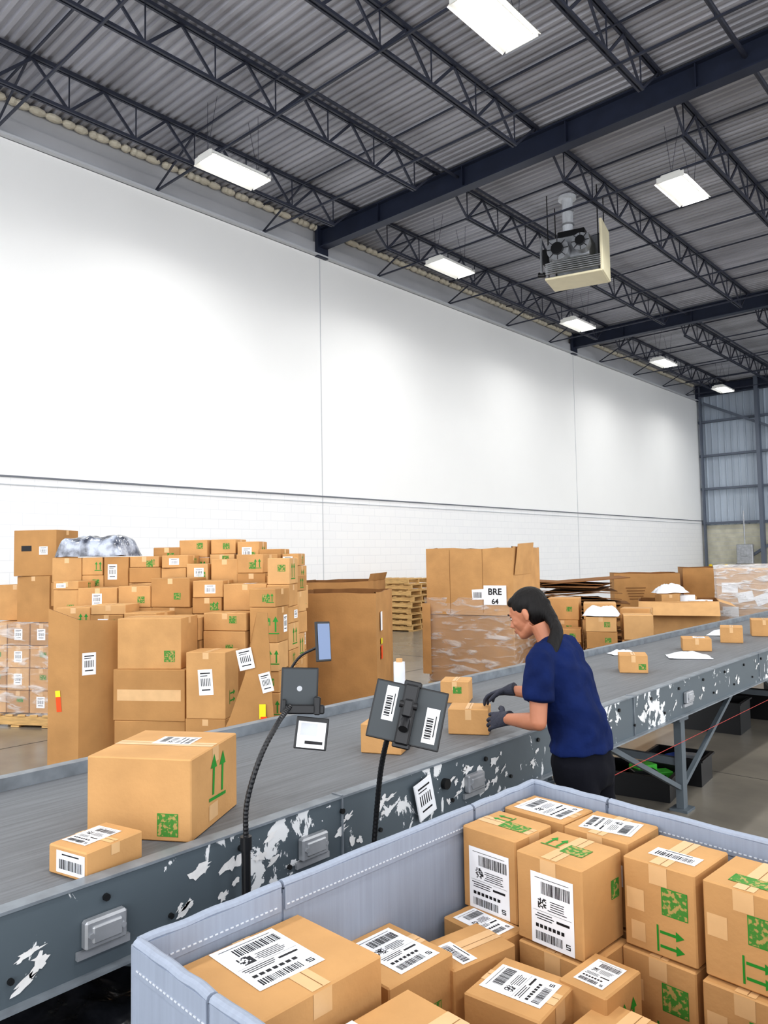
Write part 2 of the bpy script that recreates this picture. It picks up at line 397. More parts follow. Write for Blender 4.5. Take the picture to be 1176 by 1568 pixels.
M_lens=mat('lamp_lens',(250,250,250),.3)
M_lens.node_tree.nodes['Principled BSDF'].inputs['Emission Color'].default_value=(1,.99,.97,1)
M_lens.node_tree.nodes['Principled BSDF'].inputs['Emission Strength'].default_value=8
def fixture(x,y,z=8.6,power=125):
    e=empty('high_bay_light',(x,y,z))
    m=MB(); m.box(I4,(0,0,.05),(.36,1.25,.08),0,.01)
    for sx in(-1,1):
        m.poly([(sx*.18,-.62,.02),(sx*.30,-.62,-.05),(sx*.30,.62,-.05),(sx*.18,.62,.02)],0)
        m.poly([(sx*.18,-.62,.024),(sx*.305,-.62,-.045),(sx*.305,.62,-.045),(sx*.18,.62,.024)],0)
    for k in range(4): m.box(I4,(-.135+.09*k,0,0),(.05,1.16,.03),1)
    m.box(I4,(0,.63,0),(.5,.015,.1),0); m.box(I4,(0,-.63,0),(.5,.015,.1),0)
    for sy in(-.55,.55):
        m.cyl((0,sy,.09),(-.14,sy*.8,1.1),.004,n=6,mi=2); m.cyl((0,sy,.09),(.14,sy*.8,1.1),.004,n=6,mi=2)
    m.obj('housing',[M_white,M_lens,M_joist],parent=e)
    l=bpy.data.lights.new('lamp','AREA'); l.shape='RECTANGLE'; l.size=.4; l.size_y=1.15; l.energy=power; l.color=(1,.985,.955)
    o=bpy.data.objects.new('lamp',l); scene.collection.objects.link(o); o.parent=e; o.location=(0,0,-.035)
    if x<-10: l.energy=55; l.spread=math.radians(155)
for x in(-10.6,-5.1,.4,5.9):
    for y in(-4.7,1.6,7.9,14.2,20.5,26.9,33.2):
        if (x,y)!=(-5.1,20.5): fixture(x,y)

e=empty('unit_heater',(-7.9,15.3,7.8))
e.rotation_euler=(0,0,math.radians(15))
m=MB()
m.box(I4,(.62,0,.62),(.06,.85,1.15),0,.01)
m.box(I4,(0,0,.06),(1.25,.85,.05),0,.01)
m.box(I4,(0,.4,.62),(1.2,.03,1.1),1)
m.box(I4,(-.1,0,.72),(.9,.7,.5),1,.02)
m.box(I4,(-.05,-.1,1.0),(.6,.4,.25),2,.02)
for k in range(6): m.box(TR(0,-.44,.16+.045*k),(0,0,0),(1.2,.07,.012),1)
for (cx,cz,rr) in((-.28,.62,.24),(.22,.7,.19)):
    m.cyl((cx,-.36,cz),(cx,-.6,cz),rr,n=24,mi=1); m.cyl((cx,-.6,cz),(cx,-.68,cz),rr*.55,n=20,mi=2)
    for a in range(8):
        an=a*math.pi/4; m.beam((cx,-.63,cz),(cx+rr*math.cos(an),-.63,cz+rr*math.sin(an)),.012,.012,2)
m.box(I4,(-.62,-.1,.6),(.12,.5,.35),2,.01); m.cyl((-.75,-.2,.3),(-.75,-.2,1.1),.03,mi=1); m.cyl((-.85,-.1,.3),(-.7,-.1,.28),.06,mi=2)
m.cyl((-.15,-.1,1.0),(-.15,-.1,1.98),.12,n=20,mi=3)
for z in(1.3,1.6): m.cyl((-.15,-.1,z),(-.15,-.1,z+.04),.14,n=20,mi=1)
m.cyl((-.15,-.1,1.9),(-.15,-.1,1.97),.2,n=20,mi=3)
for sx in(-.55,.55):
    for sy in(-.35,.35): m.cyl((sx,sy,.1),(sx,sy,1.98),.012,n=6,mi=2)
m.obj('heater_body',[M_cream,M_galv,M_blackp,M_flue],parent=e)

# ------------------------------------------------------------------ conveyor
cv=empty('belt_conveyor',(-2.57,6,0))
def par(o,e):
    o.parent=e; o.matrix_parent_inverse=Matrix.Translation(e.location).inverted(); return o
Y0,Y1=-1.6,14.5; XN,XF=-2.0,-3.16
mb=MB()
mb.box(I4,(XN-.012,(Y0+Y1)/2,.768),(.024,Y1-Y0,.235),0); mb.box(I4,(XF+.012,(Y0+Y1)/2,.78),(.024,Y1-Y0,.26),0)
par(mb.obj('side_frames',[M_conv]),cv)
mb=MB()
mb.box(I4,(XN-.02,(Y0+Y1)/2,.889),(.05,Y1-Y0,.008)); mb.box(I4,(XF+.02,(Y0+Y1)/2,.915),(.05,Y1-Y0,.01)); mb.box(I4,(XF+.045,(Y0+Y1)/2,.895),(.006,Y1-Y0,.05))
mb.box(I4,(XN+.008,(Y0+Y1)/2,.655),(.04,Y1-Y0,.008))
for y in(-.5,1.95,4.4,6.85,9.3,11.8): mb.box(I4,(XN+.003,y,.77),(.008,.006,.23)); mb.box(I4,(XN-.02,y,.8945),(.05,.01,.004))
par(mb.obj('rail_edges',[M_rail]),cv)
mb=MB(); mb.box(I4,((XN+XF)/2,(Y0+Y1)/2,.862),(XN-XF-.06,Y1-Y0-.05,.016)); mb.box(I4,((XN+XF)/2,(Y0+Y1)/2,.70),(XN-XF-.1,Y1-Y0-.1,.01),1)
mb.cyl((XN-.03,Y0+.05,.79),(XF+.03,Y0+.05,.79),.07,mi=1); mb.cyl((XN-.03,Y1-.05,.79),(XF+.03,Y1-.05,.79),.07,mi=1)
par(mb.obj('belt',[M_belt,M_dark]),cv)
mb=MB()
for y in(-.8,2.2,5.24,8.25,11.3,14.2):
    for x in(XN-.06,XF+.06):
        mb.box(I4,(x,y,.335),(.05,.07,.65)); mb.box(I4,(x,y,.008),(.12,.14,.016)); mb.box(I4,(x+(.03 if x>-2.5 else -.03),y,.66),(.012,.16,.12))
    mb.box(I4,((XN+XF)/2,y,.32),(XN-XF-.12,.04,.05)); mb.beam((XN-.06,y,.6),(XF+.06,y,.36),.03,.03)
    if y<14:
        mb.beam((XN-.06,y,.14),(XN-.06,y+1.1,.64),.03,.03); mb.beam((XN-.06,y,.14),(XN-.06,y-1.1,.64),.03,.03)
        mb.beam((XF+.06,y,.14),(XF+.06,y+1.1,.64),.03,.03)
par(mb.obj('legs',[M_convd]),cv)
mb=MB()
for y in(-.2,1.04,1.80,2.75,5.24,8.2):
    T=TR(XN+.014,y,.765); mb.box(T,(0,0,0),(.03,.12,.075),0,.006); mb.box(T,(.012,0,0),(.02,.085,.045),0,.005); mb.box(T,(-.006,0,-.05),(.012,.15,.02),0)
    for d in(-.045,.045): mb.cyl((XN+.028,y+d,.765),(XN+.036,y+d,.765),.008,n=6)
for y in [i*.45-1.2 for i in range(34)]:
    mb.cyl((XN,y,.84),(XN+.01,y,.84),.010,n=8,mi=1)
    mb.cyl((XN,y+.2,.72),(XN+.01,y+.2,.72),.008,n=8,mi=1)
mb.cyl((XN,2.55,.80),(XN+.02,2.55,.80),.022,mi=1); mb.cyl((XN,3.75,.80),(XN+.02,3.75,.80),.022,mi=1)
par(mb.obj('brackets',[M_galv,M_dark]),cv)
mb=MB(); r=random.Random(21)
for y in [.55,.62,.80,.86,1.28,1.34,1.42,1.5,1.62,2.0,2.1,2.16,2.6,2.66,2.72,2.82,2.9,2.97,3.3,3.5,3.9,4.1,4.6,5.0,5.5,5.8,6.3,6.8,7.2,7.6,8.0,8.6,9.1,9.5,10.1]:
    for q in range(3):
        cy=y+r.uniform(-.06,.06); cz=r.uniform(.70,.84); n=r.randint(12,18); w=r.uniform(.02,.065); h=r.uniform(.010,.03); an=r.uniform(.2,1.1)
        pts=[]
        for k in range(n):
            a=2*math.pi*k/n; rr=r.uniform(.35,1.1); px=w*rr*math.cos(a)*.8; pz=h*rr*math.sin(a)*.9
            pts.append((XN+.0018+.0004*q,cy+px*math.cos(an)-pz*math.sin(an)*.6,min(.882,max(.658,cz+px*math.sin(an)*.6+pz*math.cos(an)))))
        c=(XN+.0018+.0004*q,cy,cz)
        for k in range(n): mb.poly([c,pts[k],pts[(k+1)%n]],0)
par(mb.obj('torn_label_scraps',[mat('torn_label_residue',(226,226,226),.7,var=.1,vscale=20)],recalc=False),cv)
mb=MB()
T=Matrix.Translation((XN+.02,2.40,.78))@Matrix.Rotation(math.radians(90),4,'Z')@Matrix.Rotation(math.radians(-14),4,'Y')
mb.box(T,(0,0,0),(.11,.004,.15),2); label(mb,T@Matrix.Translation((0,0,-.075)),(V((0,-.002,.075)),V((1,0,0)),V((0,0,1)),V((0,-1,0)),.11,.15),0,0,.105,.145,0,1)
par(mb.obj('hanging_tag',BOXM),cv)
mb=MB(); mb.cyl((XN+.02,4.,.5),(XN+.02,14,.45),.0022,n=6); mb.cyl((XN+.02,-1.5,.42),(XN+.02,1.0,.40),.0022,n=6)
par(mb.obj('pull_cord',[M_red]),cv)

BZ=.871
carton_obj('large_cardboard_box',-2.33,1.44,BZ,31,(.36,.37,.255),tape='x',decor=[('lab','T',.05,.12,.14,.1,0),('pat','L',.28,-.3,.07,.07),('arr','R',.05,.1,.15,-4),('tap','R',-.05,-.32,.07,.05)])
carton_obj('small_cardboard_box',-2.15,1.10,BZ,12,(.16,.2,.08),tape='x',tw=.03,drop=.03,decor=[('lab','T',-.12,.0,.1,.13,0),('lab','L',.1,.0,.12,.06,0)])
carton_obj('small_cardboard_box',-2.38,2.62,BZ,25,(.19,.2,.13),tape='y')
carton_obj('small_cardboard_box',-2.285,3.135,BZ,30,(.20,.16,.125),tape='y',tw=.03)
carton_obj('small_cardboard_box',-2.82,3.74,BZ,28,(.17,.17,.13),tape='y',tw=.03,decor=[('pat','L',.1,.1,.05,.04)])
carton_obj('small_cardboard_box',-2.47,5.45,BZ,28,(.2,.2,.13),tape='y',tw=.03,decor=[('pat','L',.3,-.15,.05,.04)])
carton_obj('small_cardboard_box',-2.55,6.95,BZ,25,(.24,.22,.11),tape='y',tw=.03,decor=[('lab','T',.1,.0,.1,.12,0,1)])
carton_obj('small_cardboard_box',-2.50,7.75,BZ,18,(.2,.24,.15),tape='y',tw=.03,decor=[('lab','R',.1,.0,.08,.1,0,1)])
carton_obj('small_cardboard_box',-2.42,8.5,BZ,20,(.24,.24,.17),tape='y',tw=.03)
def mailer(name,x,y,z,phi,s,m=M_polyb,seed=0,rg=1.,pw=3):
    mb=MB(); N=26; w,d,h=s
    for sgn in(1,-1):
        g=[]
        for i in range(N+1):
            row=[]
            for j in range(N+1):
                a=2*i/N-1;b=2*j/N-1
                e=(1-abs(a)**pw)*(1-abs(b)**pw)
                nz=(mnoise.noise(V((a*2.2+seed,b*2.2,seed*.7)))*.5+mnoise.noise(V((a*6+seed,b*6,1.)))*.22)*rg
                X=a*w/2*(1+.04*mnoise.noise(V((b*2,seed,0)))); Y=b*d/2*(1+.05*mnoise.noise(V((a*2,seed,5.))))
                base=.004+.10*h*max(0,mnoise.noise(V((a*1.5,b*1.5,seed+9.))))*(1-e)
                Z=base+(e*h*(.75+nz) if sgn>0 else 0)
                row.append(len(mb.v)); mb.v.append((X,Y,max(Z,.002 if sgn<0 else .004)))
            g.append(row)
        for i in range(N):
            for j in range(N):
                q=(g[i][j],g[i+1][j],g[i+1][j+1],g[i][j+1]); mb.f.append(q if sgn>0 else q[::-1]); mb.m.append(0)
    o=mb.obj(name,[m],smooth=True,recalc=False)
    o.location=(x,y,z); o.rotation_euler=(0,0,math.radians(phi)); return o
mailer('white_poly_mailer',-2.42,6.42,BZ,30,(.34,.26,.05),rg=.6)
mailer('white_poly_mailer',-2.75,8.3,BZ,10,(.32,.24,.05),seed=3)
mailer('white_poly_mailer',-2.95,6.3,BZ,50,(.22,.16,.04),seed=5)
mailer('white_poly_mailer',-2.95,1.62,BZ,20,(.16,.1,.012),seed=5)
mb=MB(); mb.cyl((0,0,0),(0,0,.24),.035,n=24); mb.cyl((0,0,-.0),(0,0,.26),.02,n=16,mi=1)
o=mb.obj('stretch_wrap_roll',[M_polyb,M_card3]); o.location=(XF+.09,3.5,BZ)

# ------------------------------------------------------------------ gooseneck tablets
def bez(pts,n=24):
    P=[V(p) for p in pts]; P=[P[0]*2-P[1]]+P+[P[-1]*2-P[-2]]; out=[]
    for i in range(1,len(P)-2):
        for k in range(n//2):
            t=k/(n//2); a,b,c,d=P[i-1],P[i],P[i+1],P[i+2]
            out.append(.5*((2*b)+(c-a)*t+(2*a-5*b+4*c-d)*t*t+(-a+3*b-3*c+d)*t**3))
    out.append(P[-2]); return out
def neck(mb,pts,r,mi=0):
    q=bez(pts,40); rr=[r*(1+.14*(i%2)) for i in range(len(q))]
    mb.tube(q,rr,hint=(.3,.2,.1),n=10,mi=mi)
CAMYAW=42.2
def PL(x,y,z,yaw,tilt=0,rollz=0): return Matrix.Translation((x,y,z))@Matrix.Rotation(math.radians(yaw),4,'Z')@Matrix.Rotation(math.radians(tilt),4,'X')@Matrix.Rotation(math.radians(rollz),4,'Y')
def tablet(mb,T,w,h,logo=False,labels=()):
    mb.box(T,(0,0,0),(w,.012,h),0,.005)
    mb.box(T,(0,.0065,0),(w-.02,.002,h-.02),1)
    fr=(V((0,-.0062,0)),V((1,0,0)),V((0,0,1)),V((0,-1,0)),w,h)
    frect(mb,T,fr,0,0,w-.012,h-.012,0,.0005,5)
    if logo:
        mb.cyl(T@V((0,-.0062,.005)),T@V((0,-.0078,.005)),.009,n=20,mi=2)
    for (cx,cz,a,b,an) in labels:
        R=lambda x,y,ww,hh,mi,o: frect(mb,T,fr,x,y,ww,hh,math.radians(an),o,mi,base=(cx,cz))
        R(0,0,a,b,3,.0012)
        for k in range(9): R(-a*.12,-b*.36+k*b*.07,a*.5,b*.03*(1+k%2),4,.0018)
        R(a*.3,0,a*.08,b*.6,4,.0018)
TABM=[M_blackp,M_glass,M_galv,M_lab,M_ink,mat('tablet_case_back',(58,64,68),.45)]
g1=empty('gooseneck_tablet_stand',(-1.93,1.45,.6))
mb=MB()
mb.cyl((-1.93,1.47,.45),(-1.93,1.47,.87),.014,n=16); mb.cyl((-1.93,1.47,.62),(-1.93,1.47,.68),.02,n=16); mb.cyl((-1.93,1.47,.86),(-1.93,1.47,.90),.018,n=16)
mb.box(I4,(-1.955,1.47,.66),(.05,.05,.05))
neck(mb,[(-1.93,1.47,.88),(-1.93,1.475,1.0),(-1.92,1.52,1.13),(-1.93,1.60,1.22),(-1.96,1.68,1.26)],.008)
T1=PL(-1.965,1.725,1.305,CAMYAW+8,-8,3)
tablet(mb,T1,.125,.15,logo=True)
mb.box(T1,(0.02,-.018,-.062),(.13,.03,.03),0,.004); mb.box(T1,(.06,-.02,-.05),(.022,.04,.06),0,.004); mb.box(T1,(-.05,-.015,-.055),(.015,.03,.05),0,.004)
T1b=PL(-1.935,1.75,1.16,CAMYAW+8,-14,8)
mb.box(T1b,(0,0,0),(.11,.012,.105),0,.004); fr=(V((0,-.006,0)),V((1,0,0)),V((0,0,1)),V((0,-1,0)),.11,.1); frect(mb,T1b,fr,0,-.005,.094,.085,0,.001,3); frect(mb,T1b,fr,-.01,.012,.055,.04,0,.0016,2); frect(mb,T1b,fr,.01,-.03,.06,.01,0,.0016,4)
neck(mb,[(-2.06,1.74,1.24),(-2.08,1.77,1.33),(-2.05,1.80,1.40),(-2.0,1.84,1.435)],.0045)
mb.beam((-1.96,1.70,1.25),(-2.06,1.74,1.25),.014,.014,0)
T1c=PL(-1.985,1.855,1.455,CAMYAW+54,-6,4)
mb.box(T1c,(0,0,0),(.075,.01,.14),0,.003); frect(mb,T1c,(V((0,-.005,0)),V((1,0,0)),V((0,0,1)),V((0,-1,0)),.07,.13),0,0,.064,.125,0,.001,6)
par(mb.obj('stand_and_tablet',TABM+[M_screenb]),g1)
g2=empty('gooseneck_tablet_stand',(-1.88,2.0,.6))
mb=MB()
mb.cyl((-1.92,2.03,.45),(-1.92,2.03,.72),.014,n=16); mb.box(I4,(-1.95,2.03,.66),(.06,.05,.05))
neck(mb,[(-1.92,2.03,.70),(-1.90,2.03,.85),(-1.85,2.0,1.0),(-1.79,1.97,1.12),(-1.74,1.95,1.18)],.009)
T2=PL(-1.70,1.975,1.215,CAMYAW-6,-14,12)
tablet(mb,T2,.25,.195,labels=[(-.065,.025,.04,.115,0),(.085,-.02,.045,.115,0)])
mb.box(T2,(0,-.018,0),(.05,.03,.20),0,.006); mb.box(T2,(0,-.03,.02),(.035,.03,.06),0,.006); mb.cyl(T2@V((0,-.03,-.02)),T2@V((0,-.055,-.05)),.016,n=14)
mb.box(T2,(0,-.005,.102),(.06,.035,.02),0,.004); mb.box(T2,(0,-.005,-.102),(.06,.035,.02),0,.004); mb.cyl(T2@V((-.03,-.03,.03)),T2@V((.03,-.03,.03)),.012,n=12)
par(mb.obj('stand_and_tablet',TABM),g2)

# ------------------------------------------------------------------ foreground bulk bin
BM=Matrix.Translation((-1.50,.86,0))@Matrix.Rotation(math.radians(-2.0),4,'Z')
bn=empty('corrugated_plastic_bulk_bin',(-.9,1.6,0))
mb=MB(); H=.95; t=.018
cA,cB,cC,cD=V((-1.50,.86,0)),V((-1.45,2.36,0)),V((-.25,2.225,0)),V((-.28,.80,0))
def wall(p,q):
    L=(q-p).length; d=(q-p).normalized(); n=V((-d.y,d.x,0))
    Mx=Matrix((( *d,),( *n,),(0,0,1))).transposed().to_4x4(); Mx.translation=p
    segs=[0,.25*L,.76*L,L]
    for a,b in zip(segs[:-1],segs[1:]):
        mb.box(Mx,((a+b)/2,0,(.16+H-.01)/2),(b-a-.008,t,H-.17),0)
        k=14; P=[];R_=[]
        for i in range(k+1):
            x=a+.004+(b-a-.008)*i/k; P.append(Mx@V((x,.0012*math.sin(i*1.3+a*9),H+.0012*math.sin(i*1.1+a*5)))); R_.append(.013)
        mb.tube(P,R_,[.010]*len(R_),hint=n,n=10,mi=0)
        mb.box(Mx,((a+b)/2,t/2+.003,H-.03),(b-a-.012,.004,.055),0); mb.box(Mx,((a+b)/2,-t/2-.003,H-.03),(b-a-.012,.004,.055),0)
        x=a+.015
        while x<b-.015:
            for sg in(-1,1): mb.box(Mx,(x,sg*(t/2+.0058),H-.045),(.008,.002,.003),1)
            x+=.014
    for a in segs[1:-1]: mb.box(Mx,(a,0,(.16+H-.02)/2),(.014,t*.6,H-.18),0)
wall(cA,cB); wall(cB,cC); wall(cC,cD); wall(cD,cA)
mb.poly([p+V((0,0,.165)) for p in(cA,cB,cC,cD)],0); mb.poly([p+V((0,0,.14)) for p in(cD,cC,cB,cA)],0)
for p in(cA,cB,cC,cD): mb.tube([p+V((0,0,.14)),p+V((0,0,H-.005))],[.014,.014],n=10,hint=(1,0,0))
par(mb.obj('bin_walls',[M_bin,M_thread]),bn)
mb=MB(); W,D=1.2,1.42
for x in(.12,W-.12):
    mb.box(BM,(x,D/2,.12),(.06,D-.04,.04))
    for y in(.15,D-.15):
        mb.cyl(BM@V((x-.02,y,.05)),BM@V((x+.02,y,.05)),.05,n=20,mi=1); mb.box(BM,(x,y,.085),(.05,.03,.04))
par(mb.obj('caster_base',[M_galv,M_dark]),bn)

PH=-4
def tb(name,x,y,ztop,s,phi=PH,**k): return carton_obj(name,x,y,ztop-s[2],phi,s,**k)
N='shipping_box'
tb(N,-1.335,2.010,.92,(.20,.185,.24),tape='x',decor=[('lab','L',.0,-.1,.15,.18,0),('pat','T',.15,.0,.09,.05),('arr','T',-.2,.2,.06,90)])
tb(N,-1.095,1.955,.92,(.21,.205,.235),tape='y',decor=[('lab','L',.05,-.08,.135,.19,0),('pat','T',.12,.0,.07,.06),('arr','T',-.25,.1,.07,0),('pat','R',.3,.1,.04,.05)])
tb(N,-1.315,2.225,.92,(.23,.17,.235),tape='x',decor=[('lab','T',.0,.0,.18,.13,0)])
tb(N,-1.08,2.19,.925,(.21,.19,.24),tape='y',decor=[('lab','T',.0,.0,.12,.16,-80),('pat','R',.1,.2,.05,.05),('lab','L',.3,.1,.05,.06,0)])
tb(N,-.855,2.115,.92,(.20,.215,.235),tape='y',decor=[('pat','L',.22,.12,.07,.07),('arr','L',.15,-.3,.075,-90),('tap','L',-.33,.05,.05,.055),('lab','T',.05,-.1,.13,.06,0),('tap','L',-.3,-.3,.04,.05)])
tb(N,-.635,2.095,.92,(.20,.21,.235),tape='y',decor=[('pat','L',.22,.12,.07,.07),('arr','L',.15,-.3,.075,-90),('tap','L',-.33,.05,.05,.055),('pat','T',.0,-.2,.1,.05)])
tb(N,-.415,2.07,.92,(.20,.21,.235),tape='y',decor=[('pat','L',.22,.12,.07,.07),('lab','T',0,0,.1,.12,0)])
tb(N,-1.335,2.0,.675,(.20,.2,.24)); tb(N,-1.315,2.225,.68,(.23,.17,.24)); tb(N,-1.08,2.19,.68,(.21,.19,.24))
tb(N,-1.085,1.95,.68,(.22,.21,.24),decor=[('pat','L',.2,.1,.06,.06)])
tb(N,-.86,2.11,.68,(.205,.22,.24),tape='y',decor=[('pat','L',.22,.12,.07,.07),('arr','L',.15,-.3,.075,-90),('tap','L',-.33,.1,.05,.055)])
tb(N,-.635,2.08,.68,(.205,.22,.24),tape='y',decor=[('pat','L',.22,.12,.07,.07),('tap','L',-.33,.1,.05,.055),('arr','L',.15,-.3,.075,-90)])
tb(N,-.415,2.06,.68,(.205,.22,.24),tape='y')
tb(N,-.93,1.80,.70,(.13,.17,.22),tape=None,decor=[('lab','T',.0,.0,.08,.12,0),('arr','R',.1,.1,.09),('lab','L',.0,-.2,.08,.1,0)])
tb(N,-1.06,1.64,.69,(.205,.205,.22),phi=4,tape='x',decor=[('lab','T',-.02,.02,.165,.12,0),('arr','R',.0,-.1,.1),('arr','L',.3,-.2,.07)])
tb(N,-1.27,1.70,.70,(.155,.22,.24),phi=-12,tape='y',decor=[('lab','T',.1,-.22,.11,.05,0),('arr','R',.2,.1,.06)])
tb(N,-1.325,1.86,.685,(.21,.12,.22),phi=-8,tape=None,decor=[('lab','T',.0,.0,.16,.09,0)])
tb(N,-1.355,1.485,.735,(.235,.23,.2),phi=-4,tape='y',decor=[('lab','T',.0,.08,.19,.14,0),('pat','R',.15,-.1,.06,.05),('arr','R',-.25,-.1,.07)])
tb('large_shipping_box',-1.325,1.095,.875,(.29,.345,.3),phi=-2,tape='x',decor=[('lab','T',-.12,-.02,.17,.20,88)])
tb('large_shipping_box',-1.0,1.115,.80,(.30,.36,.3),phi=-4,tape='y',tw=.06,decor=[('lab','T',-.28,-.18,.13,.16,0)])
tb('large_shipping_box',-.66,1.2,.66,(.32,.36,.3),phi=-4,tape='y',tw=.06)
tb(N,-.82,1.65,.66,(.2,.24,.24)); tb(N,-.59,1.72,.66,(.2,.24,.24)); tb(N,-.40,1.55,.62,(.2,.24,.24))
mbf=MB(); 
for i in range(4):
    for j in range(5):
        x=.17+i*.27; y=.16+j*.27
        carton(mbf,BM@TR(x,y,.167,0),(.255,.255,.22),mi=[0,6,7][(i+j)%3])
par(mbf.obj('bottom_layer_cartons',BOXM),bn)

# ------------------------------------------------------------------ pallets, gaylords, piles
def pallet(mb,M,mi=0,w=1.2,d=1.0):
    for k in(-1,0,1): mb.box(M,(0,k*(d/2-.03),.07),(w,.04,.09),mi)
    for k in range(6): mb.box(M,(-w/2+.05+k*(w-.1)/5,0,.125),(.09,d,.018),mi)
    for k in(-1,0,1): mb.box(M,(k*(w/2-.05),0,.012),(.1,d,.018),mi)
def pallet_stack(x,y,phi,n,seed):
    mb=MB(); r=random.Random(seed)
    for i in range(n): pallet(mb,TR(r.uniform(-.05,.05),r.uniform(-.04,.04),i*.137,r.uniform(-4,4)))
    o=mb.obj('wooden_pallet_stack',[M_wood]); o.location=(x,y,0); o.rotation_euler=(0,0,math.radians(phi))
pallet_stack(-12.15,13.9,12,9,1); pallet_stack(-12.3,15.4,5,6,2)
def shell(mb,M,c,s,mi,seed=0,amp=.012,n=10):
    r=seed*7.3
    w,d,h=s
    per=[]
    for k in range(n): per.append((-w/2+w*k/n,-d/2))
    for k in range(n): per.append((w/2,-d/2+d*k/n))
    for k in range(n): per.append((w/2-w*k/n,d/2))
    for k in range(n): per.append((-w/2,d/2-d*k/n))
    st=len(mb.v); nz=10
    for iz in range(nz+1):
        z=h*iz/nz
        for (x,y) in per:
            nn=1+amp*8*mnoise.noise(V((x*3+r,y*3,z*4)))*.3
            mb.v.append(tuple(M@V((c[0]+x*nn,c[1]+y*nn,c[2]+z))))
    P=len(per)
    for iz in range(nz):
        for j in range(P):
            j2=(j+1)%P; mb.f.append((st+iz*P+j,st+iz*P+j2,st+(iz+1)*P+j2,st+(iz+1)*P+j)); mb.m.append(mi)
def gaylord(mb,M,s,mi=0,th=.014,flaps=(),bottom=True,jit=.02,seed=0):
    w,d,h=s; r=random.Random(seed)
    def pan(p,q,dr):
        p=V(p);q=V(q); n=V((0,0,1)).cross((q-p).normalized())*th
        k=6; pts=[p.lerp(q,i/k) for i in range(k+1)]; top=[h+r.uniform(-jit,jit)*.4 for _ in pts]
        bow=[math.sin(math.pi*i/k)*dr for i in range(k+1)]
        nn=n.normalized()
        for i in range(k):
            a0=pts[i]-nn*bow[i];a1=pts[i+1]-nn*bow[i+1]
            b0=a0+n;b1=a1+n
            Z0=V((0,0,top[i]));Z1=V((0,0,top[i+1]))
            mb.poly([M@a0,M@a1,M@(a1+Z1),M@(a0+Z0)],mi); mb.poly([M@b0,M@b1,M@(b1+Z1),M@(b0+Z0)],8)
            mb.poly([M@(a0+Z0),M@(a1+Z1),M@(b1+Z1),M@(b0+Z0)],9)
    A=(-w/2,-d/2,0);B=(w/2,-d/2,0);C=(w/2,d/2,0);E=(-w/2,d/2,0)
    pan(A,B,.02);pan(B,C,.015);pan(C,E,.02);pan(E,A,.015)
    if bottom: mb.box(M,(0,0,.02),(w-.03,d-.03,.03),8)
    for (side,l,ang) in flaps:
        o={'L':(A,B),'R':(B,C),'B':(C,E),'W':(E,A)}[side]
        p=V(o[0]);q=V(o[1]); n=V((0,0,1)).cross((q-p).normalized())*-1
        up=V((0,0,math.cos(ang)))*l+n*math.sin(ang)*l
        Z=V((0,0,h)); mb.poly([M@(p+Z),M@(q+Z),M@(q+Z+up),M@(p+Z+up)],mi)
mb=MB(); T=TR(0,0,0); gaylord(mb,T,(.95,1.0,1.38),6,seed=3)
frect(mb,T,frame((.95,1.0,1.38),'R'),-.3,.38,.1,.2,0,.02,2); frect(mb,T,frame((.95,1.0,1.38),'R'),-.3,.17,.08,.06,0,.02,11); frect(mb,T,frame((.95,1.0,1.38),'R'),-.3,.05,.08,.14,0,.02,10)
o=mb.obj('gaylord_carton',BOXM); o.location=(-6.08,5.99,0); o.rotation_euler=(0,0,math.radians(32))
mb=MB(); gaylord(mb,I4,(1.0,1.0,1.45),6,seed=4,flaps=(('R',.1,.3),))
o=mb.obj('gaylord_carton',BOXM); o.location=(-7.15,7.0,0); o.rotation_euler=(0,0,math.radians(30))
mb=MB(); T=TR(0,0,.145,0)
pallet(mb,I4,12,1.2,1.0)
mb.box(T,(0,0,.43),(1.17,.97,.86),6,.01)
T2m=TR(0,0,.145+.86)
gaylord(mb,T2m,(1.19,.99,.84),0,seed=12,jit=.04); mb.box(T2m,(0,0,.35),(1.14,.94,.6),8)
mb.poly([T2m@V((.61,-.49,.5)),T2m@V((.615,.1,.5)),T2m@V((.66,.1,.9)),T2m@V((.63,-.4,.88))],0)
F=frame((1.19,.99,.84),'L')
for x in(-.25,.2): frect(mb,T2m,F,x,0,.004,.8,0,.0205,9)
frect(mb,T2m,F,.36,-.17,.30,.24,0,.023,2); frect(mb,T2m,F,.13,-.17,.17,.13,math.radians(3),.0235,2)
for k in range(8): frect(mb,T2m,F,.08+.014*k,-.17,.007,.07,0,.025,3)
shell(mb,I4,(0,0,.1),(1.225,1.025,1.12),13,seed=2)
frect(mb,TR(0,0,.145),frame((1.2,1.0,.9),'L'),-.58,.1,.12,.9,0,.05,0)
br=mb.obj('wrapped_gaylord_carton',BOXM+[M_wood,M_wrap]); br.location=(-5.77,8.30,0); br.rotation_euler=(0,0,math.radians(12))
for txt,z,sz in(('BRE',.04,.11),('64',-.08,.09)):
    cu=bpy.data.curves.new('label_text','FONT'); cu.body=txt; cu.size=sz; cu.align_x='CENTER'; cu.align_y='CENTER'; cu.offset=.002
    to=bpy.data.objects.new('label_text',cu); scene.collection.objects.link(to); cu.materials.append(M_ink)
    to.parent=br; to.location=(.36,-.495-.027,1.005+.42-.17+z); to.rotation_euler=(math.radians(90),0,0)

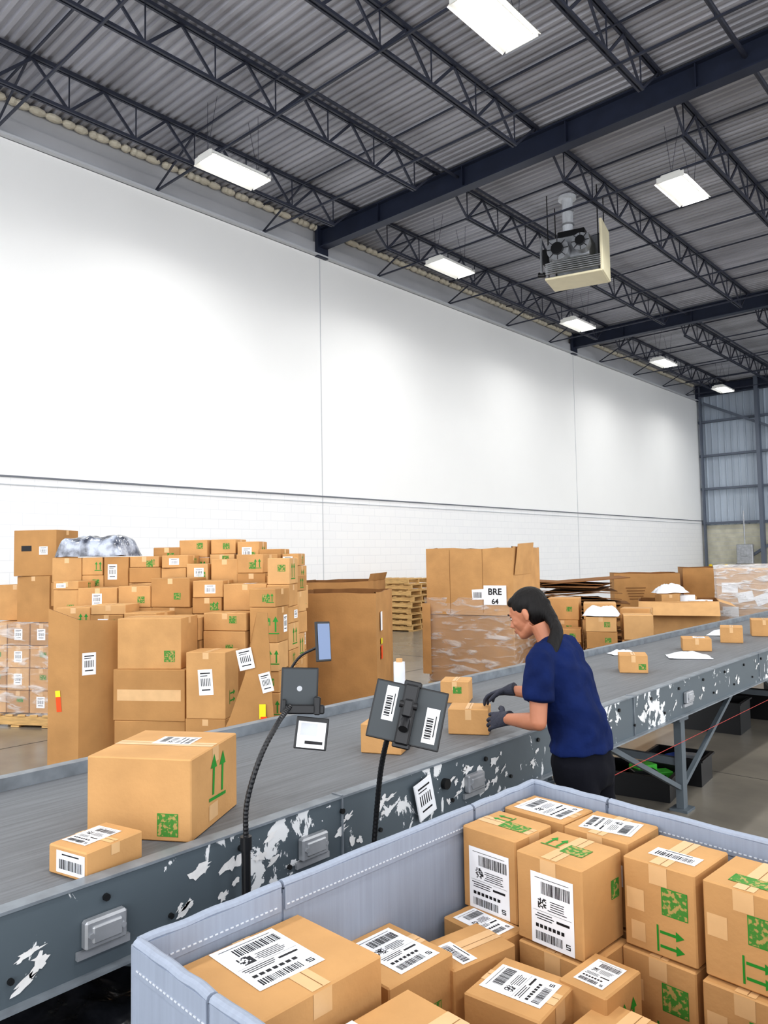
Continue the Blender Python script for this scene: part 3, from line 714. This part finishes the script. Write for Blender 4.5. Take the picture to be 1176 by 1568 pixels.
pl=MB(); P0=V((-6.85,3.1,0)); ux=V((.866,.5,0)); uy=V((-.5,.866,0)); r=random.Random(11)
rows=[(0,0,2.12,1.32),(.35,-.3,2.4,1.58),(.70,-.55,2.65,1.80),(1.05,-.35,2.3,1.98)]
ORG=V((-6.6,4.1,0))
for ri,(dy,sx,L,Ht) in enumerate(rows):
    x=sx
    while x<sx+L-.15:
        w=r.choice((.24,.28,.3,.34,.42)); 
        if x+w>sx+L: w=sx+L-x
        z=0; hh=Ht+r.uniform(-.12,.05)
        if x-sx>L*.78: hh=max(hh,Ht+.18) if ri<2 else hh-.1
        if ri>=2 and x<.35: hh=1.80
        while z<hh-.08:
            h=min(r.choice((.15,.18,.2,.24,.3)),hh-z) if hh-z>.2 else hh-z
            if h<.08: break
            c=P0+ux*(x+w/2)+uy*(dy+.17)
            dep=.33-r.uniform(0,.05); c=c-uy*r.uniform(0,.02)
            dec=[]
            q=r.random()
            if q<.6: dec.append(('arr','R',r.uniform(-.1,.15),0,h*.62))
            if r.random()<.5: dec.append(('pat','L',r.uniform(.1,.25),r.uniform(-.2,.2),.07,.06))
            if r.random()<.3: dec.append(('arr','L',.3,0,h*.5))
            if r.random()<.22: dec.append(('lab','L',r.uniform(-.2,.1),0,.1,h*.5,0,1))
            if r.random()<.15: dec.append(('lab','R',.2,0,.09,h*.5,0,1))
            if r.random()<.3: dec.append(('lab','T',0,0,.1,.14,0,1))
            ph=30+r.uniform(-7,7)
            carton(pl,TR(c.x-ORG.x,c.y-ORG.y,z,ph),(w-.015,dep,h-.003),mi=r.choice((0,0,6,7)),tape=r.choice(('y','x')),decor=dec,bev=.005)
            z+=h
        x+=w
o=pl.obj('pile_of_cardboard_boxes',BOXM); o.location=ORG
carton_obj('large_cardboard_box',-5.70,3.46,0,35,(.60,.38,.46),mi=6,tape='x')
carton_obj('large_cardboard_box',-5.70,3.46,.461,33,(.62,.38,.41),mi=6,tape='x',decor=[('tap','L',0,.0,.55,.09)])
carton_obj('large_cardboard_box',-5.73,3.47,.872,36,(.54,.38,.41),mi=0,tape='x',decor=[('pat','L',.32,-.25,.09,.09)])
carton_obj('cardboard_box',-5.20,3.64,0,30,(.34,.28,.50),mi=6)
carton_obj('cardboard_box',-5.20,3.64,.501,32,(.33,.28,.52),mi=0,decor=[('lab','L',.0,.05,.12,.2,4,1),('arr','R',0,-.2,.12,-90)])
mb=MB()
pts=[V((-6.31,2.80,0)),V((-6.02,2.92,0)),V((-5.97,3.24,0))]; tops=[1.37,1.28,1.26]
def sheet(mb,P,tops,th,mi):
    for i in range(len(P)-1):
        a,b=P[i],P[i+1]; n=V((0,0,1)).cross((b-a).normalized())*th
        ta,tb_=V((0,0,tops[i])),V((0,0,tops[i+1]))
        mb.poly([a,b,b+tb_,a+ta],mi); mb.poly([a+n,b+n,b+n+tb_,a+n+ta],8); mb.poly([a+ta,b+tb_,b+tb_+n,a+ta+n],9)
        mb.poly([a,a+ta,a+ta+n,a+n],9); mb.poly([b,b+tb_,b+tb_+n,b+n],9)
O=V((-6.15,2.95,0)); sheet(mb,[p-O for p in [V((-6.60,2.98,0))]+pts],[1.3]+tops,.012,6)
d=(pts[1]-pts[0]).normalized(); n=V((d.y,-d.x,0))
fr=((pts[0]+pts[1])/2-O,d,V((0,0,1)),n,.3,1.3)
frect(mb,I4,fr,.02,.62,.05,.17,math.radians(6),.003,10); frect(mb,I4,fr,.02,.68,.05,.05,math.radians(6),.004,11)
d2=(pts[2]-pts[1]).normalized(); n2=V((d2.y,-d2.x,0)); fr2=((pts[1]+pts[2])/2-O,d2,V((0,0,1)),n2,.3,1.3)
label(mb,I4,fr2,-.08,.92,.11,.18,0,1)
o=mb.obj('open_gaylord_sleeve',BOXM); o.location=O
mb=MB(); A=V((-4.97,3.50,0)); B=V((-4.62,3.80,0)); d=(B-A).normalized(); n=V((d.y,-d.x,0)); O=(A+B)/2
prof=[(0,0),(.46,0),(.46,.45),(.44,.8),(.41,1.33),(.33,1.34),(.28,1.12),(.23,.85),(.12,.55),(.03,.36),(0,.28)]
f1=[A-O+d*x+V((0,0,z))+n*.008*math.sin(x*9+z*5) for x,z in prof]; f2=[p-n*.01 for p in f1]
mb.poly(f1,6); mb.poly(f2[::-1],8)
for i in range(len(f1)): j=(i+1)%len(f1); mb.poly([f1[i],f1[j],f2[j],f2[i]],9)
fr=(A-O+n*.01,d,V((0,0,1)),n,.46,1.3)
label(mb,I4,fr,.24,.98,.12,.16,math.radians(12),1); label(mb,I4,fr,.40,.80,.09,.15,math.radians(14),1)
frect(mb,I4,fr,.37,.58,.05,.11,0,.004,11); frect(mb,I4,fr,.38,.50,.05,.08,0,.005,10)
o=mb.obj('torn_cardboard_panel',BOXM); o.location=O
mb=MB(); pallet(mb,I4,12,.85,.9); r=random.Random(5)
for i in range(3):
    for j in range(2):
        z=.145; 
        for k in range(4):
            h=.24; carton(mb,TR(-.28+i*.28,-.21+j*.42,z),(.27,.4,h-.004),mi=r.choice((0,6,7)),decor=[('lab','L',0,0,.1,.12,0,1)] if r.random()<.5 else [('pat','L',.1,.1,.08,.05)],bev=.006); z+=h
shell(mb,I4,(0,0,.12),(.88,.87,1.0),13,seed=4)
carton(mb,TR(.16,-.15,1.108,-6),(.44,.42,.50),mi=6); carton(mb,TR(.14,-.14,1.61,4),(.50,.44,.50),mi=6,tape='x',decor=[('lab','L',.2,.05,.1,.09,0,1),('stk','L',-.2,.1,.12,.06,3)])
carton(mb,TR(-.3,.1,1.108,2),(.4,.4,.4),mi=0)
o=mb.obj('wrapped_pallet_of_boxes',BOXM+[M_wood,M_wrap]); o.location=(-8.70,3.80,0); o.rotation_euler=(0,0,math.radians(30))
mailer('plastic_wrapped_bundle',-7.42,3.80,1.802,30,(.76,.40,.26),m=M_bundle,seed=9,rg=.28,pw=10)

mb=MB(); r=random.Random(8)
for (x,y,w,dd,H_) in((0,0,.36,.36,.98),(.42,.1,.34,.36,1.0),(-.42,.05,.34,.36,.82),(-.05,.45,.4,.38,1.12),(-.5,.48,.4,.38,1.18),(.4,.5,.36,.36,1.05)):
    z=0
    while z<H_-.1:
        h=min(r.choice((.2,.25,.33)),H_-z); h=H_-z if H_-z-h<.12 else h
        carton(mb,TR(x,y,z,r.uniform(-6,6)),(w,dd,h-.003),mi=r.choice((0,6,7)),tape=r.choice('xy'),decor=[('pat','L',.2,0,.07,.06)] if r.random()<.5 else [],bev=.005); z+=h
o=mb.obj('pile_of_cardboard_boxes',BOXM); o.location=(-4.35,8.75,0); o.rotation_euler=(0,0,math.radians(22))
mailer('white_poly_mailer',-4.33,8.72,.985,20,(.42,.32,.14),seed=2,rg=.5,pw=5)
mb=MB(); pallet(mb,I4,12); r=random.Random(9); z=.16
for i in range(46):
    w=r.uniform(.7,1.25);d=r.uniform(.6,1.0); 
    M=Matrix.Translation((r.uniform(-.1,.1),r.uniform(-.1,.1),z))@Euler((r.uniform(-.07,.07) if i>28 else r.uniform(-.015,.015),r.uniform(-.09,.09) if i>28 else r.uniform(-.015,.015),r.uniform(-.25,.25))).to_matrix().to_4x4()
    mb.box(M,(0,0,0),(w,d,.012),r.choice((8,8,9,6))); z+=.022 if i<28 else .032
o=mb.obj('flattened_cardboard_stack',[m_ if m_ is not M_card2 else M_cardd for m_ in BOXM]+[M_wood]); o.location=(-6.0,11.2,0); o.rotation_euler=(0,0,math.radians(25)); o.scale=(1.15,1,1)
mb=MB(); S=(1.15,1.0,1.22); pallet(mb,I4,12); gaylord(mb,TR(0,0,.145),S,6,seed=6); T=TR(0,0,.145)
F=frame(S,'L')
for k in range(5): frect(mb,T,F,-.2,.35-k*.05,.35-.03*k,.02,0,.025,9)
frect(mb,T,F,.38,.33,.13,.13,0,.026,2)
mb.box(T,(0,0,.9),(1.0,.85,.3),6)
o=mb.obj('gaylord_carton',BOXM+[M_wood]); o.location=(-6.05,13.95,0); o.rotation_euler=(0,0,math.radians(30))
mb=MB(); pallet(mb,I4,12); gaylord(mb,TR(0,0,.145),(1.2,1.0,1.3),6,seed=7)
o=mb.obj('gaylord_carton',BOXM+[M_wood]); o.location=(-5.15,15.1,0); o.rotation_euler=(0,0,math.radians(26))
mb=MB(); pallet(mb,I4,12); mb.box(I4,(0,0,.8),(1.1,.95,1.3),7,.01); shell(mb,I4,(0,0,.1),(1.15,1.0,1.42),13,seed=8); shell(mb,I4,(0,0,.1),(1.16,1.01,1.42),13,seed=18); shell(mb,I4,(0,0,.1),(1.17,1.02,1.42),13,seed=28)
for k in range(9): frect(mb,I4,frame((1.1,.95,1.3),'L'),-.35+.3*(k%3),.5-.13*k,.24,.16,.2*(k%3),.01,2)
o=mb.obj('wrapped_pallet_of_boxes',BOXM+[M_wood,M_wrap]); o.location=(-3.98,13.6,0); o.rotation_euler=(0,0,math.radians(14))
mb=MB(); pallet(mb,I4,12); gaylord(mb,TR(0,0,.145),(1.15,1.0,.85),7,seed=10,flaps=(('L',.3,2.3),('R',.25,1.9)))
for k in range(7):
    carton(mb,TR(r.uniform(-.35,.35),r.uniform(-.3,.3),.75+.03*k,r.uniform(0,90)),(.3,.22,.16),mi=r.choice((0,7,2,2)))
o=mb.obj('gaylord_carton',BOXM+[M_wood]); o.location=(-4.7,12.1,0); o.rotation_euler=(0,0,math.radians(22))
mailer('white_poly_mailer',-4.78,12.0,1.10,40,(.5,.35,.16),seed=12,rg=.6,pw=4)
for x in(-12.6,-11.9):
    mb=MB(); mb.cyl((0,0,0),(0,0,1.1),.08,n=20); mb.ell((0,0,1.1),(.08,.08,.05),nu=16,nv=8); mb.cyl((0,0,.8),(0,0,.9),.083,n=20,mi=1)
    o=mb.obj('safety_bollard',[M_yelpaint,M_blackp]); o.location=(x,36.6,0)
mb=MB(); mb.box(I4,(0,0,0),(.7,.2,.9),0,.02); mb.box(I4,(0,-.11,.1),(.3,.03,.4),0,.01); mb.cyl((0,0,.45),(0,0,2.),.03)
o=mb.obj('electrical_panel',[M_galv]); o.location=(-11.2,37.1,1.6)

def tote(x,y,phi,s,m,fill=None):
    mb=MB(); w,d,h=s; t=.008
    for a in(-1,1):
        mb.box(I4,(a*(w/2),0,h/2),(t,d,h)); mb.box(I4,(0,a*(d/2),h/2),(w,t,h)); mb.box(I4,(a*(w/2+.01),0,h-.01),(.02,d+.03,.015)); mb.box(I4,(0,a*(d/2+.01),h-.01),(w+.04,.02,.015))
    mb.box(I4,(0,0,.008),(w,d,.012))
    r=random.Random(int(x*100))
    if fill:
        for k in range(6): mb.box(TR(r.uniform(-w/4,w/4),r.uniform(-d/4,d/4),.06+.02*k,r.uniform(0,90)),(0,0,0),(w*.35,d*.3,.06),1+k%2,.005)
    o=mb.obj('storage_tote',[m]+(fill or [])); o.location=(x,y,0); o.rotation_euler=(0,0,math.radians(phi))
tote(-2.45,5.46,8,(.5,.36,.17),M_blackp,[M_blackp,M_greenp]); tote(-2.35,5.95,5,(.4,.3,.2),M_blackp,[M_blue,M_galv])
tote(-2.72,7.85,4,(.55,.4,.3),M_blackp); tote(-2.6,8.7,4,(.5,.4,.25),M_blackp); tote(-2.6,10.3,0,(.6,.4,.3),M_blackp)
mb=MB(); mb.ell((0,0,.17),(.42,.5,.2),nu=28,nv=16); o=mb.obj('black_plastic_sheeting',[M_blk],smooth=True)
for v in o.data.vertices: v.co.z=max(0,v.co.z+.06*mnoise.noise(v.co*9)); v.co.x+=.05*mnoise.noise(v.co*7+V((3,1,0)))
o.location=(-2.6,1.15,0)

# ------------------------------------------------------------------ worker
wk=empty('warehouse_worker',(-1.6,3.05,0))
ctex=bpy.data.textures.new('cloth_wrinkles','CLOUDS'); ctex.noise_scale=.10; ctex.noise_depth=1
def skinobj(mb,name,m,vox,it=6,wr=0.):
    o=mb.obj(name,[m],smooth=True,recalc=True)
    r=o.modifiers.new('Remesh','REMESH'); r.mode='VOXEL'; r.voxel_size=vox; r.use_smooth_shade=True
    s=o.modifiers.new('Smooth','SMOOTH'); s.factor=.5; s.iterations=it
    if wr:
        d=o.modifiers.new('Wrinkles','DISPLACE'); d.texture=ctex; d.strength=wr; d.mid_level=.5; d.texture_coords='GLOBAL'
    return par(o,wk)
Yc=3.05
mb=MB()
mb.tube([(-1.635,Yc,.90),(-1.635,Yc,.95),(-1.645,Yc,1.03),(-1.685,Yc,1.12),(-1.72,Yc,1.22),(-1.745,Yc,1.30),(-1.755,Yc,1.345),(-1.765,Yc,1.37)],
        [.172,.165,.148,.15,.160,.158,.13,.075],[.128,.120,.112,.116,.116,.098,.08,.066],hint=(0,1,0),n=28)
mb.tube([(-1.735,Yc-.10,1.315),(-1.725,Yc-.165,1.29),(-1.71,Yc-.20,1.23),(-1.70,Yc-.222,1.13)],[.06,.066,.064,.064],hint=(1,0,0),n=18)
mb.tube([(-1.745,Yc+.10,1.315),(-1.76,Yc+.165,1.285),(-1.79,Yc+.19,1.22),(-1.825,Yc+.195,1.15)],[.06,.064,.062,.062],hint=(1,0,0),n=18)
skinobj(mb,'scrub_top',M_shirt,.008,4,.035)
mb=MB()
mb.tube([(-1.63,Yc,.97),(-1.63,Yc,.86),(-1.62,Yc,.79),(-1.61,Yc,.74)],[.145,.162,.168,.14],[.10,.118,.12,.10],hint=(0,1,0),n=22)
for sg,dx in((-1,.03),(1,-.05)):
    mb.tube([(-1.615,Yc+sg*.08,.86),(-1.605+dx*.2,Yc+sg*.088,.66),(-1.62+dx*.7,Yc+sg*.10,.47),(-1.60+dx,Yc+sg*.105,.28),(-1.585+dx,Yc+sg*.11,.07)],[.092,.084,.064,.058,.052],hint=(1,0,0),n=18)
skinobj(mb,'trousers',M_pants,.010,5,.02)
mb=MB()
for sg,dx in((-1,.03),(1,-.05)):
    x0=-1.585+dx; y0=Yc+sg*.11
    mb.tube([(x0+.05,y0,.045),(x0,y0,.05),(x0-.08,y0,.04),(x0-.16,y0,.032),(x0-.195,y0,.028)],[.035,.042,.046,.044,.028],[.04,.046,.036,.028,.022],hint=(0,1,0),n=14)
    mb.box(I4,(x0-.07,y0,.012),(.27,.085,.02))
skinobj(mb,'shoes',M_blackp,.007,3)
def arm(mb,sh,el,wr):
    sh,el,wr=V(sh),V(el),V(wr)
    mb.tube([sh,sh.lerp(el,.35),sh.lerp(el,.75),el],[.044,.043,.038,.035],hint=(.3,.2,.9),n=16)
    mb.ell(el,(.035,.035,.035))
    mb.tube([el,el.lerp(wr,.25),el.lerp(wr,.7),wr],[.034,.038,.029,.024],hint=(.3,.2,.9),n=16)
mb=MB()
nw=V((-1.955,2.955,1.005)); fw=V((-2.09,3.20,1.085))
arm(mb,(-1.72,Yc-.185,1.27),(-1.70,Yc-.232,1.045),nw); arm(mb,(-1.77,Yc+.18,1.26),(-1.875,Yc+.205,1.075),fw)
skinobj(mb,'arms',M_skin,.006,4)
HM=Matrix.Translation((-1.825,Yc-.005,1.395))@Matrix.Rotation(math.radians(-26),4,'Y')@Matrix.Rotation(math.radians(6),4,'Z')@Matrix.Scale(.95,4)
mb=MB()
mb.tube([(-1.76,Yc,1.33),(-1.785,Yc,1.38),(-1.81,Yc,1.435)],[.055,.05,.052],hint=(0,1,0),n=16)
mb.ell((.0,0,.125),(.092,.073,.092),HM)
mb.ell((-.045,0,.095),(.052,.060,.080),HM)
mb.tube([HM@V((.0,0,.045)),HM@V((-.035,0,.030)),HM@V((-.075,0,.018)),HM@V((-.092,0,.016))],[.050,.044,.028,.016],[.026,.028,.022,.014],hint=(0,1,0),n=18)
mb.tube([HM@V((-.075,0,.085)),HM@V((-.082,0,.05)),HM@V((-.080,0,.022))],[.036,.030,.020],[.020,.018,.016],hint=(0,1,0),n=14)
mb.ell((-.080,0,.128),(.018,.045,.014),HM)
mb.tube([HM@V((-.088,0,.120)),HM@V((-.101,0,.097)),HM@V((-.114,0,.080)),HM@V((-.096,0,.070))],[.007,.009,.013,.011],[.006,.010,.013,.010],hint=(0,1,0),n=12)
for sg in(-1,1):
    mb.ell((-.062,sg*.036,.078),(.024,.020,.020),HM)
    mb.ell((.012,sg*.074,.092),(.016,.009,.028),HM); mb.ell((.008,sg*.072,.070),(.010,.008,.012),HM)
mb.ell((-.1005,0,.051),(.008,.020,.006),HM); mb.ell((-.098,0,.040),(.008,.018,.007),HM)
skinobj(mb,'head_and_neck',M_skin,.004,2)
mb=MB()
for sg in(-1,1):
    mb.ell((-.0825,sg*.029,.108),(.010,.013,.0065),HM,mi=0); mb.ell((-.0910,sg*.030,.107),(.0035,.0055,.006),HM,mi=1)
    mb.tube([HM@V((-.090,sg*.013,.114)),HM@V((-.0925,sg*.028,.117)),HM@V((-.080,sg*.044,.111))],[.0015,.002,.0015],hint=(0,0,1),n=8,mi=3)
    mb.tube([HM@V((-.095,sg*.013,.130)),HM@V((-.097,sg*.028,.134)),HM@V((-.084,sg*.046,.128))],[.002,.0035,.002],hint=(0,0,1),n=8,mi=3)
mb.ell((-.105,0,.0505),(.005,.018,.004),HM,mi=2); mb.ell((-.1035,0,.042),(.005,.016,.0045),HM,mi=2)
par(mb.obj('facial_features',[M_eyew,M_eyed,M_lip,M_hair],smooth=True),wk)
mb=MB()
mb.ell((.014,0,.140),(.096,.080,.086),HM); mb.ell((.040,0,.10),(.066,.074,.080),HM); mb.ell((-.028,0,.178),(.058,.062,.032),HM)
mb.ell((.092,0,.11),(.028,.030,.030),HM)
q=bez([HM@V((.08,0,.10)),V((-1.715,Yc-.035,1.42)),V((-1.708,Yc-.075,1.355)),V((-1.71,Yc-.115,1.28)),V((-1.72,Yc-.135,1.21)),V((-1.73,Yc-.145,1.16))],10)
nq=len(q); rr=[.025+.010*math.sin(min(1,i/nq*1.6)*math.pi*.75)-.018*max(0,i/nq-.6)*2.2 for i in range(nq)]
mb.tube(q,rr,[x*.85 for x in rr],hint=(0,1,0),n=16)
mb.tube([q[0],q[3]],[.034,.030],hint=(0,1,0),n=14)
skinobj(mb,'hair_ponytail',M_hair,.005,3)
def hand(mb,wr,dv,pn,thumbside,curl,L=1.):
    wr=V(wr); dv=V(dv).normalized(); pn=V(pn); pn=(pn-dv*pn.dot(dv)).normalized(); sd=dv.cross(pn)*thumbside
    mb.tube([wr-dv*.035,wr-dv*.01,wr+dv*.03,wr+dv*.065,wr+dv*.09],[.033,.032,.036,.040,.037],[.033,.030,.019,.015,.011],hint=sd,n=16)
    fl=(.068,.078,.073,.056)
    for i in range(4):
        off=(.031-.0207*i); p=wr+dv*(.085-(.006 if i in(0,3) else 0))+sd*off
        d=(dv+sd*off*3.2).normalized(); P=[p-d*.02,p]; ang=0
        for k,fr_ in enumerate((.45,.32,.23)):
            ang+=curl*(.7 if k==0 else 1.)
            dd=(d*math.cos(ang)+pn*math.sin(ang)).normalized(); p=p+dd*fl[i]*L*fr_*1.05; P.append(p)
        mb.tube(P,[.0092,.0092,.009,.0082,.007],hint=sd,n=10); mb.ell(P[-1],(.007,.007,.007),nu=10,nv=6)
    p=wr+dv*.022+sd*.028; d=(dv*.5+sd*.75+pn*.3).normalized(); P=[p,p+d*.032]; d2=(dv*.8+sd*.35+pn*.45).normalized(); P+=[P[-1]+d2*.028]; d3=(dv*.85+pn*.5).normalized(); P+=[P[-1]+d3*.022]
    mb.tube(P,[.014,.0125,.0105,.0085],hint=pn,n=10); mb.ell(P[-1],(.0085,.0085,.0085),nu=10,nv=6)
mb=MB()
hand(mb,nw,(-.95,.20,-.25),(-.10,.75,-.35),-1,.30)
hand(mb,fw,(-.93,-.08,-.26),(-.2,-.15,-1),1,.42)
skinobj(mb,'work_gloves',M_glove,.003,1)

# ------------------------------------------------------------------ world + camera
w=bpy.data.worlds.new('World'); scene.world=w; w.use_nodes=True
bg=w.node_tree.nodes['Background']; bg.inputs[0].default_value=(.95,.97,1.0,1); bg.inputs[1].default_value=2.55
cam=bpy.data.cameras.new('camera'); co=bpy.data.objects.new('camera',cam); scene.collection.objects.link(co)
R=Matrix.Rotation(math.radians(42.2),3,'Z')@Matrix.Rotation(math.radians(93.4),3,'X')@Matrix.Rotation(math.radians(-1),3,'Z')
co.matrix_world=Matrix.Translation((0,0,1.75))@R.to_4x4()
cam.sensor_fit='VERTICAL'; cam.sensor_height=36; cam.lens=1160/1568*36; cam.clip_start=.05; cam.clip_end=300
scene.camera=co
